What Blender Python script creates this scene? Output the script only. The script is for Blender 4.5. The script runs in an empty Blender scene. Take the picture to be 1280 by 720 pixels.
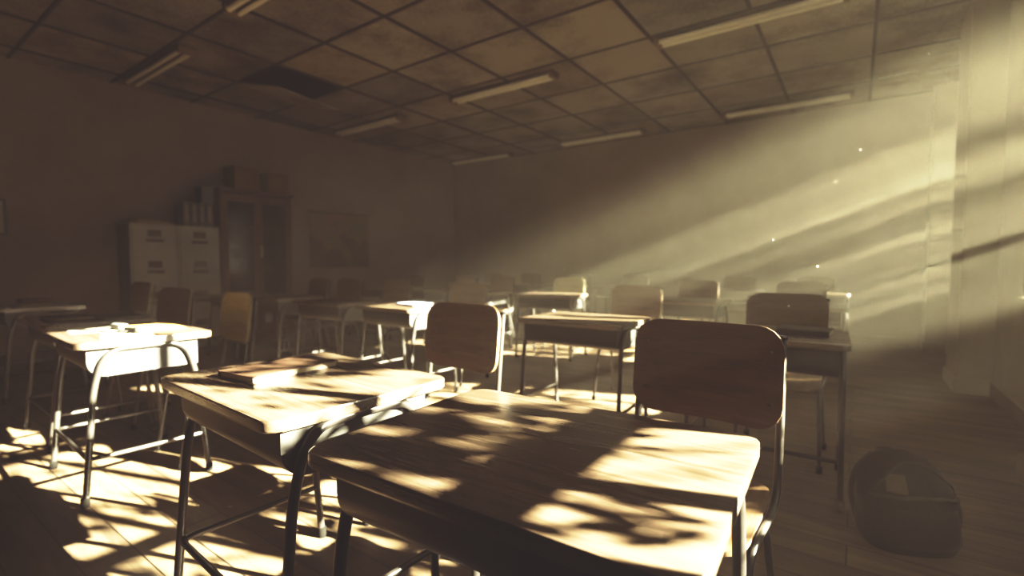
import bpy, bmesh, math, random
from mathutils import Vector, Matrix
PI = math.pi
R = math.radians
sc = bpy.context.scene
col = sc.collection

# ------------------------------------------------------------------ room numbers (metres)
WALL_L, WALL_R, WALL_B, WALL_F, CEIL = -7.62, 0.97, 8.45, -2.6, 3.36
PIER_X = 0.74
SUN_AZ, SUN_EL = 18.5, 21.5
SUN = Vector((math.cos(R(SUN_EL)) * math.cos(R(SUN_AZ)), math.cos(R(SUN_EL)) * math.sin(R(SUN_AZ)), math.sin(R(SUN_EL))))  # towards the sun
WINDOWS = [(0.93, 2.68), (3.60, 4.90), (6.32, 7.62)]
SILL, HEAD = 0.87, 2.72

# ------------------------------------------------------------------ materials
def mat(name):
    m = bpy.data.materials.new(name); m.use_nodes = True
    nt = m.node_tree; nt.nodes.clear()
    out = nt.nodes.new('ShaderNodeOutputMaterial')
    b = nt.nodes.new('ShaderNodeBsdfPrincipled')
    nt.links.new(b.outputs[0], out.inputs[0])
    return m, nt, b, out
def N(nt, t, **kw):
    n = nt.nodes.new(t)
    for k, v in kw.items():
        if k in n.inputs: n.inputs[k].default_value = v
        else: setattr(n, k, v)
    return n
def ramp(nt, fac, stops):
    r = nt.nodes.new('ShaderNodeValToRGB')
    el = r.color_ramp.elements
    while len(el) < len(stops): el.new(0.5)
    for e, (p, c) in zip(el, stops):
        e.position = p; e.color = (*c, 1)
    nt.links.new(fac, r.inputs[0])
    return r.outputs[0]
def mapping(nt, scale, coord='Object', rot=(0, 0, 0)):
    tc = nt.nodes.new('ShaderNodeTexCoord'); mp = nt.nodes.new('ShaderNodeMapping')
    mp.inputs['Scale'].default_value = scale; mp.inputs['Rotation'].default_value = rot
    nt.links.new(tc.outputs[coord], mp.inputs['Vector'])
    return mp.outputs[0]
def bump(nt, b, h, strength, dist):
    bp = N(nt, 'ShaderNodeBump', Strength=strength, Distance=dist)
    nt.links.new(h, bp.inputs['Height']); nt.links.new(bp.outputs[0], b.inputs['Normal'])
DK = 0.45
def dk(c, k=None): return tuple(x * (DK if k is None else k) for x in c)
def noise_mat(name, c1, c2, scale=6.0, rough=0.6, stretch=(1, 1, 1), metal=0.0, bstr=0.15, bdist=0.002, spec=0.5, detail=6.0, kk=0.55):
    m, nt, b, out = mat(name)
    n = N(nt, 'ShaderNodeTexNoise', Scale=scale, Detail=detail, Roughness=0.6)
    nt.links.new(mapping(nt, stretch), n.inputs['Vector'])
    nt.links.new(ramp(nt, n.outputs[0], [(0.3, dk(c1, kk)), (0.7, dk(c2, kk))]), b.inputs['Base Color'])
    b.inputs['Roughness'].default_value = rough; b.inputs['Metallic'].default_value = metal
    b.inputs['Specular IOR Level'].default_value = spec
    if bstr: bump(nt, b, n.outputs[0], bstr, bdist)
    return m
def wood_mat(name, dark, mid, light, along='x', rough=0.4, bstr=0.5, grain=1.0, rv=0.15, spec=0.5):
    m, nt, b, out = mat(name)
    st = (0.9, 14, 14) if along == 'x' else ((14, 0.9, 14) if along == 'y' else (14, 14, 0.9))
    v = mapping(nt, tuple(s * grain for s in st))
    n1 = N(nt, 'ShaderNodeTexNoise', Scale=2.2, Detail=8.0, Roughness=0.65, Distortion=0.6)
    nt.links.new(v, n1.inputs['Vector'])
    st2 = (1.2, 60, 60) if along == 'x' else ((60, 1.2, 60) if along == 'y' else (60, 60, 1.2))
    n2 = N(nt, 'ShaderNodeTexNoise', Scale=2.0, Detail=5.0, Roughness=0.7)
    nt.links.new(mapping(nt, st2), n2.inputs['Vector'])
    mx = N(nt, 'ShaderNodeMath', operation='MULTIPLY_ADD'); mx.inputs[1].default_value = 0.45
    nt.links.new(n2.outputs[0], mx.inputs[0])
    m2 = N(nt, 'ShaderNodeMath', operation='MULTIPLY'); m2.inputs[1].default_value = 0.6
    nt.links.new(n1.outputs[0], m2.inputs[0]); nt.links.new(m2.outputs[0], mx.inputs[2])
    nt.links.new(ramp(nt, mx.outputs[0], [(0.36, dk(dark)), (0.53, dk(mid)), (0.68, dk(light))]), b.inputs['Base Color'])
    rr = N(nt, 'ShaderNodeMapRange'); rr.inputs['To Min'].default_value = rough + rv; rr.inputs['To Max'].default_value = rough - rv * 0.4
    nt.links.new(n1.outputs[0], rr.inputs['Value']); nt.links.new(rr.outputs[0], b.inputs['Roughness'])
    b.inputs['Specular IOR Level'].default_value = spec
    bump(nt, b, mx.outputs[0], bstr, 0.0025)
    return m
M = {}
M['desk_wood'] = wood_mat('dark desk wood', (0.062, 0.042, 0.029), (0.165, 0.118, 0.082), (0.27, 0.20, 0.145), 'x', 0.25, 1.0, rv=0.10, spec=0.9)
for nd in M['desk_wood'].node_tree.nodes:
    if nd.type == 'BSDF_PRINCIPLED': nd.inputs['Coat Weight'].default_value = 0.7; nd.inputs['Coat Roughness'].default_value = 0.22
M['ply'] = wood_mat('chair plywood', (0.085, 0.050, 0.027), (0.165, 0.102, 0.054), (0.23, 0.15, 0.08), 'x', 0.42, 0.25)
M['ply_lit'] = wood_mat('pale lit plywood', (0.20, 0.165, 0.07), (0.33, 0.28, 0.125), (0.43, 0.37, 0.18), 'x', 0.45, 0.2)  # paler chair plywood for a few backrests, light put into its colour
M['seat_ply'] = wood_mat('seat plywood', (0.13, 0.08, 0.042), (0.24, 0.155, 0.085), (0.33, 0.22, 0.125), 'y', 0.4, 0.25)
M['box_steel'] = noise_mat('dark painted steel', (0.028, 0.028, 0.027), (0.042, 0.041, 0.038), 9, 0.45, metal=0.0, bstr=0.05, spec=0.3)
M['tube'] = noise_mat('worn steel tube', (0.03, 0.028, 0.026), (0.055, 0.05, 0.046), 14, 0.36, metal=0.4, bstr=0.05)
M['chair_tube'] = noise_mat('chair steel tube', (0.04, 0.037, 0.034), (0.075, 0.069, 0.062), 14, 0.33, metal=0.5, bstr=0.05)
M['rubber'] = noise_mat('black rubber', (0.005, 0.005, 0.005), (0.008, 0.008, 0.007), 20, 0.9, spec=0.05, bstr=0)
M['rivet'] = noise_mat('rivet steel', (0.1, 0.095, 0.085), (0.2, 0.19, 0.17), 30, 0.35, metal=0.8)
M['plaster'] = noise_mat('aged plaster', (0.20, 0.172, 0.152), (0.27, 0.236, 0.21), 1.4, 0.85, bstr=0.12, bdist=0.004, detail=9, kk=0.95)
M['plaster_light'] = noise_mat('pale painted plaster', (0.34, 0.31, 0.25), (0.44, 0.41, 0.33), 1.6, 0.8, bstr=0.12, bdist=0.004, detail=9)
M['trim'] = noise_mat('painted trim', (0.34, 0.31, 0.24), (0.45, 0.41, 0.32), 4, 0.6)
M['window_paint'] = noise_mat('window paint', (0.30, 0.28, 0.23), (0.40, 0.37, 0.31), 6, 0.5)
M['ceil_void'] = noise_mat('dark ceiling void', (0.03, 0.026, 0.022), (0.045, 0.04, 0.034), 3, 0.9)
M['grid_bar'] = noise_mat('tarnished ceiling bar', (0.035, 0.029, 0.025), (0.05, 0.042, 0.036), 5, 0.7)
M['white_enamel'] = noise_mat('yellowed enamel', (0.5, 0.47, 0.38), (0.6, 0.57, 0.46), 5, 0.5, kk=1)
M['lamp_housing'] = noise_mat('dusty lamp housing', (0.10, 0.09, 0.07), (0.15, 0.135, 0.105), 5, 0.7)
M['lamp_tube'] = noise_mat('fluorescent tube glass', (0.72, 0.72, 0.66), (0.8, 0.8, 0.73), 3, 0.25, kk=1)
M['cab_grey'] = noise_mat('grey green cabinet paint', (0.29, 0.285, 0.26), (0.40, 0.395, 0.36), 3, 0.5, bstr=0.05, kk=0.9)
M['cab_shaded'] = noise_mat('shaded cabinet paint', (0.05, 0.042, 0.036), (0.07, 0.06, 0.05), 3, 0.6)  # dark copy of the cabinet grey, shade of the side put into colour
M['dark_metal'] = noise_mat('dark handle metal', (0.03, 0.025, 0.022), (0.05, 0.042, 0.036), 20, 0.4, metal=0.5)
M['card_white'] = noise_mat('label card', (0.06, 0.05, 0.045), (0.09, 0.075, 0.06), 9, 0.8)
M['case_wood'] = wood_mat('bookcase wood', (0.065, 0.034, 0.022), (0.12, 0.066, 0.043), (0.18, 0.108, 0.07), 'z', 0.55, 0.2, spec=0.25)
M['brass'] = noise_mat('pale handle', (0.5, 0.45, 0.35), (0.62, 0.56, 0.44), 12, 0.35, metal=0.6)
M['cardboard'] = noise_mat('cardboard', (0.17, 0.115, 0.055), (0.23, 0.16, 0.08), 6, 0.85)
M['tape'] = noise_mat('packing tape', (0.24, 0.17, 0.09), (0.29, 0.21, 0.115), 8, 0.4)
M['black'] = noise_mat('black cover', (0.018, 0.016, 0.017), (0.03, 0.027, 0.027), 10, 0.55)
M['brown_book'] = noise_mat('brown cover', (0.075, 0.042, 0.026), (0.11, 0.065, 0.04), 12, 0.55)
M['tan_book'] = noise_mat('tan cover', (0.22, 0.16, 0.09), (0.29, 0.21, 0.12), 10, 0.6)
M['red_book'] = noise_mat('faded red cover', (0.16, 0.05, 0.03), (0.22, 0.075, 0.045), 10, 0.6)
M['blue_book'] = noise_mat('blue cover', (0.035, 0.055, 0.085), (0.055, 0.08, 0.12), 10, 0.5)
M['pale_blue'] = noise_mat('pale blue cover', (0.35, 0.40, 0.62), (0.42, 0.48, 0.7), 10, 0.5)
M['green_book'] = noise_mat('olive cover', (0.07, 0.075, 0.04), (0.1, 0.105, 0.06), 10, 0.6)
M['pages'] = noise_mat('book pages', (0.42, 0.36, 0.25), (0.52, 0.45, 0.32), 40, 0.9, stretch=(1, 1, 12))
M['paper'] = noise_mat('paper', (0.6, 0.56, 0.46), (0.68, 0.64, 0.53), 5, 0.9, bstr=0.1)
M['yellow_paper'] = noise_mat('yellow paper', (0.42, 0.22, 0.03), (0.5, 0.28, 0.05), 5, 0.9, bstr=0.1)
M['grey_case'] = noise_mat('grey cloth case', (0.13, 0.13, 0.12), (0.18, 0.18, 0.16), 30, 0.85)
M['spine_label'] = noise_mat('binder spine paper', (0.22, 0.19, 0.165), (0.28, 0.245, 0.21), 8, 0.8)
M['bag'] = noise_mat('dark canvas', (0.022, 0.017, 0.017), (0.036, 0.028, 0.027), 60, 0.85, bstr=0.3, bdist=0.001)
M['bag_trim'] = noise_mat('dark webbing', (0.045, 0.036, 0.034), (0.065, 0.052, 0.048), 60, 0.8)
M['bag_patch'] = noise_mat('faded patch', (0.10, 0.075, 0.062), (0.14, 0.105, 0.085), 30, 0.85)
M['leaf'] = noise_mat('leaf green', (0.03, 0.055, 0.016), (0.06, 0.10, 0.03), 4, 0.6)
M['bark'] = noise_mat('bark', (0.05, 0.038, 0.028), (0.10, 0.075, 0.055), 8, 0.9, bstr=0.5, bdist=0.01)
M['soil'] = noise_mat('dry ground', (0.09, 0.08, 0.045), (0.15, 0.13, 0.08), 2, 0.95)
M['dust'] = noise_mat('dust fleck', (0.7, 0.65, 0.55), (0.8, 0.75, 0.65), 2, 0.9, bstr=0)

# ceiling tiles: mottled, a little different tile by tile
m, nt, b, out = mat('stained ceiling tile')
n1 = N(nt, 'ShaderNodeTexNoise', Scale=1.3, Detail=8.0, Roughness=0.65); nt.links.new(mapping(nt, (1, 1, 1)), n1.inputs['Vector'])
n2 = N(nt, 'ShaderNodeTexNoise', Scale=38.0, Detail=4.0, Roughness=0.7); nt.links.new(mapping(nt, (1, 1, 1)), n2.inputs['Vector'])
mm = N(nt, 'ShaderNodeMath', operation='MULTIPLY_ADD'); mm.inputs[1].default_value = 0.3
nt.links.new(n2.outputs[0], mm.inputs[0]); m3 = N(nt, 'ShaderNodeMath', operation='MULTIPLY'); m3.inputs[1].default_value = 0.75
nt.links.new(n1.outputs[0], m3.inputs[0]); nt.links.new(m3.outputs[0], mm.inputs[2])
c = ramp(nt, mm.outputs[0], [(0.36, (0.06, 0.048, 0.04)), (0.47, (0.17, 0.155, 0.128)), (0.58, (0.30, 0.28, 0.235))])
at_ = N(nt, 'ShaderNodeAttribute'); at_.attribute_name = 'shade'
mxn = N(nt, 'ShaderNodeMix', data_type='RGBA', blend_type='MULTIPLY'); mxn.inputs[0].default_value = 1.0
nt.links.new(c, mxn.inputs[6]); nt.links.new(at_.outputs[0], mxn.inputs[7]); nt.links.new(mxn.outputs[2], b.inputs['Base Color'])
b.inputs['Roughness'].default_value = 0.9; bump(nt, b, n2.outputs[0], 0.3, 0.003)
M['tile'] = m

# floor: wide worn boards running across the room
m, nt, b, out = mat('worn floor boards')
v = mapping(nt, (1, 1, 1))
br = N(nt, 'ShaderNodeTexBrick', Scale=1.0)
br.offset = 0.37; br.inputs['Brick Width'].default_value = 2.3; br.inputs['Row Height'].default_value = 0.165
br.inputs['Mortar Size'].default_value = 0.0035; br.inputs['Mortar Smooth'].default_value = 0.2; br.inputs['Bias'].default_value = 0.0
br.inputs['Color1'].default_value = (0.62, 0.62, 0.62, 1); br.inputs['Color2'].default_value = (1, 1, 1, 1); br.inputs['Mortar'].default_value = (0.08, 0.07, 0.06, 1)
nt.links.new(v, br.inputs['Vector'])
n1 = N(nt, 'ShaderNodeTexNoise', Scale=1.6, Detail=9.0, Roughness=0.65, Distortion=0.8); nt.links.new(mapping(nt, (0.9, 9, 1)), n1.inputs['Vector'])
n2 = N(nt, 'ShaderNodeTexNoise', Scale=1.1, Detail=6.0, Roughness=0.6); nt.links.new(v, n2.inputs['Vector'])
c1 = ramp(nt, n1.outputs[0], [(0.32, (0.062, 0.044, 0.029)), (0.5, (0.138, 0.101, 0.067)), (0.68, (0.205, 0.154, 0.105))])
c2 = ramp(nt, n2.outputs[0], [(0.35, (0.7, 0.68, 0.65)), (0.65, (1.1, 1.08, 1.02))])
x1 = N(nt, 'ShaderNodeMix', data_type='RGBA', blend_type='MULTIPLY'); x1.inputs[0].default_value = 1.0
nt.links.new(c1, x1.inputs[6]); nt.links.new(br.outputs['Color'], x1.inputs[7])
x2 = N(nt, 'ShaderNodeMix', data_type='RGBA', blend_type='MULTIPLY'); x2.inputs[0].default_value = 1.0
nt.links.new(x1.outputs[2], x2.inputs[6]); nt.links.new(c2, x2.inputs[7]); nt.links.new(x2.outputs[2], b.inputs['Base Color'])
rr = N(nt, 'ShaderNodeMapRange'); rr.inputs['To Min'].default_value = 0.62; rr.inputs['To Max'].default_value = 0.36
nt.links.new(n2.outputs[0], rr.inputs['Value']); nt.links.new(rr.outputs[0], b.inputs['Roughness'])
hh = N(nt, 'ShaderNodeMath', operation='MULTIPLY_ADD'); hh.inputs[1].default_value = 0.35
nt.links.new(n1.outputs[0], hh.inputs[0])
bw = N(nt, 'ShaderNodeRGBToBW'); nt.links.new(br.outputs['Color'], bw.inputs[0]); nt.links.new(bw.outputs[0], hh.inputs[2])
bump(nt, b, hh.outputs[0], 0.5, 0.004)
M['floor'] = m

# wall map: olive and brown land over a dark sea
m, nt, b, out = mat('printed map')
n1 = N(nt, 'ShaderNodeTexNoise', Scale=2.1, Detail=7.0, Roughness=0.55); nt.links.new(mapping(nt, (1, 1, 1.15)), n1.inputs['Vector'])
n2 = N(nt, 'ShaderNodeTexNoise', Scale=3.3, Detail=3.0); nt.links.new(mapping(nt, (1, 1, 1)), n2.inputs['Vector'])
gx = N(nt, 'ShaderNodeTexCoord'); sx = N(nt, 'ShaderNodeSeparateXYZ'); nt.links.new(gx.outputs['Object'], sx.inputs[0])
ma = N(nt, 'ShaderNodeMath', operation='MULTIPLY_ADD'); ma.inputs[1].default_value = 0.32
nt.links.new(sx.outputs['Z'], ma.inputs[0]); nt.links.new(n1.outputs[0], ma.inputs[2])
land = ramp(nt, n2.outputs[0], [(0.38, (0.13, 0.065, 0.03)), (0.5, (0.11, 0.085, 0.032)), (0.62, (0.08, 0.085, 0.035))])
mk = ramp(nt, ma.outputs[0], [(0.47, (0, 0, 0)), (0.50, (1, 1, 1))])
x1 = N(nt, 'ShaderNodeMix', data_type='RGBA'); nt.links.new(mk, x1.inputs[0]); x1.inputs[6].default_value = (0.026, 0.019, 0.021, 1)
nt.links.new(land, x1.inputs[7]); nt.links.new(x1.outputs[2], b.inputs['Base Color']); b.inputs['Roughness'].default_value = 0.6
M['map'] = m

def glass_mat(name, tint, gloss):
    m, nt, b, out = mat(name); nt.nodes.remove(b)
    t = N(nt, 'ShaderNodeBsdfTransparent'); t.inputs[0].default_value = (*tint, 1)
    g = N(nt, 'ShaderNodeBsdfGlossy', Roughness=0.08)
    nn = N(nt, 'ShaderNodeTexNoise', Scale=3.0, Detail=4.0); nt.links.new(mapping(nt, (1, 1, 1)), nn.inputs['Vector'])
    mr = N(nt, 'ShaderNodeMapRange'); mr.inputs['To Min'].default_value = gloss * 0.6; mr.inputs['To Max'].default_value = gloss * 1.4
    nt.links.new(nn.outputs[0], mr.inputs['Value'])
    x = N(nt, 'ShaderNodeMixShader'); nt.links.new(mr.outputs[0], x.inputs[0]); nt.links.new(t.outputs[0], x.inputs[1]); nt.links.new(g.outputs[0], x.inputs[2])
    nt.links.new(x.outputs[0], out.inputs[0])
    return m
M['pane'] = glass_mat('window glass', (0.97, 0.97, 0.94), 0.05)
M['case_glass'] = glass_mat('bookcase glass', (0.62, 0.58, 0.54), 0.015)

# ------------------------------------------------------------------ mesh helpers
class MB:
    def __init__(s): s.bm = bmesh.new()
    def _add(s, verts, faces):
        vs = [s.bm.verts.new(v) for v in verts]; fs = []
        for f in faces:
            try: fs.append(s.bm.faces.new([vs[i] for i in f]))
            except ValueError: pass
        return vs, fs
    def box(s, c, size, bev=0.0, mtx=None, seg=2):
        x, y, z = [d / 2 for d in size]
        vs, fs = s._add([(i * x, j * y, k * z) for i in (-1, 1) for j in (-1, 1) for k in (-1, 1)],
                        [(0, 1, 3, 2), (4, 6, 7, 5), (0, 4, 5, 1), (2, 3, 7, 6), (0, 2, 6, 4), (1, 5, 7, 3)])
        if bev:
            es = list({e for f in fs for e in f.edges})
            r = bmesh.ops.bevel(s.bm, geom=es, offset=bev, segments=seg, profile=0.6, affect='EDGES')
            vs = list({v for f in r['faces'] for v in f.verts} | {v for v in vs if v.is_valid})
        m_ = Matrix.Translation(c) @ (mtx.to_4x4() if mtx else Matrix.Identity(4))
        bmesh.ops.transform(s.bm, matrix=m_, verts=vs)
        return s
    def prism(s, pts, z0, z1, bev=0.0, seg=2):
        n = len(pts)
        vs, fs = s._add([(p[0], p[1], z0) for p in pts] + [(p[0], p[1], z1) for p in pts],
                        [tuple(range(n))[::-1], tuple(range(n, 2 * n))] + [(i, (i + 1) % n, n + (i + 1) % n, n + i) for i in range(n)])
        if bev:
            es = list({e for f in fs[:2] for e in f.edges})
            bmesh.ops.bevel(s.bm, geom=es, offset=bev, segments=seg, profile=0.6, affect='EDGES')
        return s
    def tube(s, pts, r, seg=10, fillet=0.0, cap=True, r1=None):
        P = [Vector(p) for p in pts]
        if fillet:
            q = [P[0]]
            for a, b_, c_ in zip(P, P[1:], P[2:]):
                d1 = (a - b_); d2 = (c_ - b_); f = min(fillet, d1.length * 0.49, d2.length * 0.49)
                A = b_ + d1.normalized() * f; B = b_ + d2.normalized() * f
                for k in range(7):
                    t = k / 6; q.append(A * (1 - t) ** 2 + b_ * 2 * t * (1 - t) + B * t * t)
            q.append(P[-1]); P = q
        rings = []; up = None
        for i, p in enumerate(P):
            t = ((P[min(i + 1, len(P) - 1)] - P[max(i - 1, 0)])).normalized()
            if up is None: up = t.orthogonal().normalized()
            up = (up - t * up.dot(t)).normalized(); w = t.cross(up)
            rr = r if r1 is None else r + (r1 - r) * i / (len(P) - 1)
            rings.append([s.bm.verts.new(p + (up * math.cos(2 * PI * k / seg) + w * math.sin(2 * PI * k / seg)) * rr) for k in range(seg)])
        for a, b_ in zip(rings, rings[1:]):
            for k in range(seg): s.bm.faces.new((a[k], a[(k + 1) % seg], b_[(k + 1) % seg], b_[k]))
        if cap: s.bm.faces.new(rings[0][::-1]); s.bm.faces.new(rings[-1])
        return s
    def lathe(s, prof, c=(0, 0, 0), seg=16, axis=None):
        rings = []; vs_all = []
        for (r, z) in prof:
            ring = [s.bm.verts.new((r * math.cos(2 * PI * k / seg), r * math.sin(2 * PI * k / seg), z)) for k in range(seg)]
            rings.append(ring); vs_all += ring
        for a, b_ in zip(rings, rings[1:]):
            for k in range(seg): s.bm.faces.new((a[k], a[(k + 1) % seg], b_[(k + 1) % seg], b_[k]))
        s.bm.faces.new(rings[0][::-1]); s.bm.faces.new(rings[-1])
        q = Vector((0, 0, 1)).rotation_difference(Vector(axis)).to_matrix().to_4x4() if axis else Matrix.Identity(4)
        bmesh.ops.transform(s.bm, matrix=Matrix.Translation(c) @ q, verts=vs_all)
        return s
    def panel(s, w, h, r, th, fn, nrm, nx=14, ny=6):
        xs = [-w / 2 + r * (1 - math.cos(t * PI / 10)) for t in range(5)]
        xs += [-w / 2 + r + (w - 2 * r) * k / nx for k in range(nx + 1)]
        xs += [w / 2 - r * (1 - math.cos(t * PI / 10)) for t in range(4, -1, -1)]
        F, B = [], []
        for x in xs:
            d = max(0.0, abs(x) - (w / 2 - r)); yl = h / 2 - r + math.sqrt(max(0, r * r - d * d))
            cf, cb = [], []
            for k in range(ny + 1):
                y = -yl + 2 * yl * k / ny
                p = Vector(fn(x, y)); n_ = Vector(nrm)
                cf.append(s.bm.verts.new(p + n_ * th / 2)); cb.append(s.bm.verts.new(p - n_ * th / 2))
            F.append(cf); B.append(cb)
        for i in range(len(xs) - 1):
            for k in range(ny):
                s.bm.faces.new((F[i][k], F[i + 1][k], F[i + 1][k + 1], F[i][k + 1]))
                s.bm.faces.new((B[i][k + 1], B[i + 1][k + 1], B[i + 1][k], B[i][k]))
            s.bm.faces.new((B[i][0], B[i + 1][0], F[i + 1][0], F[i][0])); s.bm.faces.new((F[i][ny], F[i + 1][ny], B[i + 1][ny], B[i][ny]))
        for k in range(ny):
            s.bm.faces.new((F[0][k], F[0][k + 1], B[0][k + 1], B[0][k])); s.bm.faces.new((B[-1][k], B[-1][k + 1], F[-1][k + 1], F[-1][k]))
        return s
    def build(s, name, m, parent=None, smooth=True, loc=None, rz=0.0):
        bmesh.ops.recalc_face_normals(s.bm, faces=s.bm.faces)
        me = bpy.data.meshes.new(name); s.bm.to_mesh(me); s.bm.free()
        for x in (m if isinstance(m, (list, tuple)) else [m]): me.materials.append(x)
        if smooth: me.shade_smooth(); me.set_sharp_from_angle(angle=R(38))
        o = bpy.data.objects.new(name, me); col.objects.link(o)
        if parent: o.parent = parent
        if loc is not None: o.location = loc
        o.rotation_euler[2] = rz
        return o
def rrect(w, d, r, n=6):
    pts = []
    for cx, cy, a0 in ((w / 2 - r, d / 2 - r, 0), (-w / 2 + r, d / 2 - r, 90), (-w / 2 + r, -d / 2 + r, 180), (w / 2 - r, -d / 2 + r, 270)):
        for k in range(n + 1):
            a = R(a0 + 90 * k / n); pts.append((cx + r * math.cos(a), cy + r * math.sin(a)))
    return pts
def tag(o, label=None, cat=None, group=None, kind=None):
    if label: o['label'] = label
    if cat: o['category'] = cat
    if group: o['group'] = group
    if kind: o['kind'] = kind
    return o
def thing(name, label, cat, loc, rz=0.0, group=None):
    o = bpy.data.objects.new(name, None); col.objects.link(o); o.empty_display_size = 0.1
    o.location = loc; o.rotation_euler = (0, 0, rz)
    return tag(o, label, cat, group)
def copy_tree(o, parent=None):
    c = o.copy(); col.objects.link(c)
    if parent: c.parent = parent
    for ch in list(o.children): copy_tree(ch, c)
    return c
def struct(name, mb, m, label, **k): return tag(mb.build(name, m, **k), label, None, None, 'structure')

# ------------------------------------------------------------------ the room
H_ = 0.25
struct('floor', MB().box(((WALL_L + WALL_R) / 2, (WALL_B + WALL_F) / 2, -0.05), (WALL_R - WALL_L + 0.5, WALL_B - WALL_F + 0.5, 0.1)), M['floor'], 'worn wide timber floor boards', smooth=False)
struct('wall_left', MB().box((WALL_L - 0.1, (WALL_B + WALL_F) / 2, CEIL / 2 + .15), (0.2, WALL_B - WALL_F + 0.4, CEIL + .3)), M['plaster'], 'long dim plaster wall behind the cabinets', smooth=False)
struct('wall_back', MB().box(((WALL_L + WALL_R) / 2, WALL_B + 0.1, CEIL / 2 + .15), (WALL_R - WALL_L, 0.2, CEIL + .3)), M['plaster'], 'hazy plain plaster wall behind the last row of desks', smooth=False)
struct('wall_front', MB().box(((WALL_L + WALL_R) / 2, WALL_F - 0.1, CEIL / 2 + .15), (WALL_R - WALL_L, 0.2, CEIL + .3)), M['plaster'], 'plaster wall at the teacher end', smooth=False)
# window wall: masonry around three openings, 0.24 deep
w = MB(); T = 0.24
def wb(y0, y1, z0, z1): w.box((WALL_R + T / 2, (y0 + y1) / 2, (z0 + z1) / 2), (T, y1 - y0, z1 - z0))
edges = [WALL_F - .2] + [e for a in WINDOWS for e in a] + [WALL_B + .2]
for i in range(0, len(edges), 2): wb(edges[i], edges[i + 1], 0, CEIL + .3)
for a, b_ in WINDOWS: wb(a, b_, 0, SILL); wb(a, b_, HEAD, CEIL + .3)
struct('wall_right', w, M['plaster_light'], 'pale window wall along the aisle', smooth=False)
PIERS = [(-2.35, -1.75), (0.27, 0.87), (2.97, 3.57), (5.66, 6.26), (8.12, WALL_B)]
for k, (a, b_) in enumerate(PIERS):
    p = MB().box(((PIER_X + WALL_R) / 2, (a + b_) / 2, CEIL / 2), (WALL_R - PIER_X, b_ - a, CEIL), 0.006)
    struct('trim_%d' % (k + 1), p, M['plaster_light'], 'pale wall pier standing between two windows', smooth=False)
# baseboards
bb = MB(); prev = WALL_F
for a, b_ in PIERS:
    bb.box((WALL_R - 0.011, (prev + a) / 2, 0.065), (0.022, a - prev, 0.13), 0.005)
    bb.box((PIER_X - 0.011, (a + b_) / 2, 0.065), (0.022, b_ - a + 0.044, 0.13), 0.005)
    if b_ < WALL_B: bb.box(((PIER_X + WALL_R) / 2, b_ + 0.011, 0.065), (WALL_R - PIER_X, 0.022, 0.13), 0.005)
    bb.box(((PIER_X + WALL_R) / 2, a - 0.011, 0.065), (WALL_R - PIER_X, 0.022, 0.13), 0.005)
    prev = b_
struct('baseboard_right', bb, M['trim'], 'pale baseboard stepping round the piers', smooth=False)
struct('baseboard_back', MB().box(((WALL_L + PIER_X) / 2, WALL_B - 0.011, 0.06), (PIER_X - WALL_L, 0.022, 0.12), 0.005), M['plaster'], 'dark baseboard of the back wall', smooth=False)
struct('baseboard_left', MB().box((WALL_L + 0.011, (WALL_F + WALL_B) / 2, 0.06), (0.022, WALL_B - WALL_F, 0.12), 0.005), M['case_wood'], 'dark baseboard of the left wall', smooth=False)

# windows: frame and bars, panes, sill board
for k, (a, b_) in enumerate(WINDOWS):
    fr = MB(); X = WALL_R + 0.17; f = 0.05
    fr.box((X, a + f / 2, (SILL + HEAD) / 2), (0.06, f, HEAD - SILL), 0.006); fr.box((X, b_ - f / 2, (SILL + HEAD) / 2), (0.06, f, HEAD - SILL), 0.006)
    fr.box((X, (a + b_) / 2, SILL + f / 2), (0.06, b_ - a, f), 0.006); fr.box((X, (a + b_) / 2, HEAD - f / 2), (0.06, b_ - a, f), 0.006)
    n = 4
    for j, ym in enumerate([1.20, 1.57, 1.95, 2.32] if k == 0 else [a + (b_ - a) * j / n for j in range(1, n)]): fr.box((X, ym, (SILL + HEAD) / 2), (0.045, 0.05 if (j == 1 or k == 0) else 0.03, HEAD - SILL - .02), 0.004)
    for z in (1.42, 2.10): fr.box((X, (a + b_) / 2, z), (0.045, b_ - a - .02, 0.055 if z < 1.5 else 0.09), 0.004)
    fo = struct('window_%d' % (k + 1), fr, M['window_paint'], 'tall painted window with small panes', smooth=False)
    pn = MB().box((X, (a + b_) / 2, (SILL + HEAD) / 2), (0.004, b_ - a - 0.04, HEAD - SILL - 0.04)); pn.build('window_pane', M['pane'], fo, smooth=False)
    MB().box((WALL_R + 0.06, (a + b_) / 2, SILL - 0.0), (0.19, b_ - a - 0.01, 0.035), 0.006).build('window_sill', M['trim'], fo, smooth=False)

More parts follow.
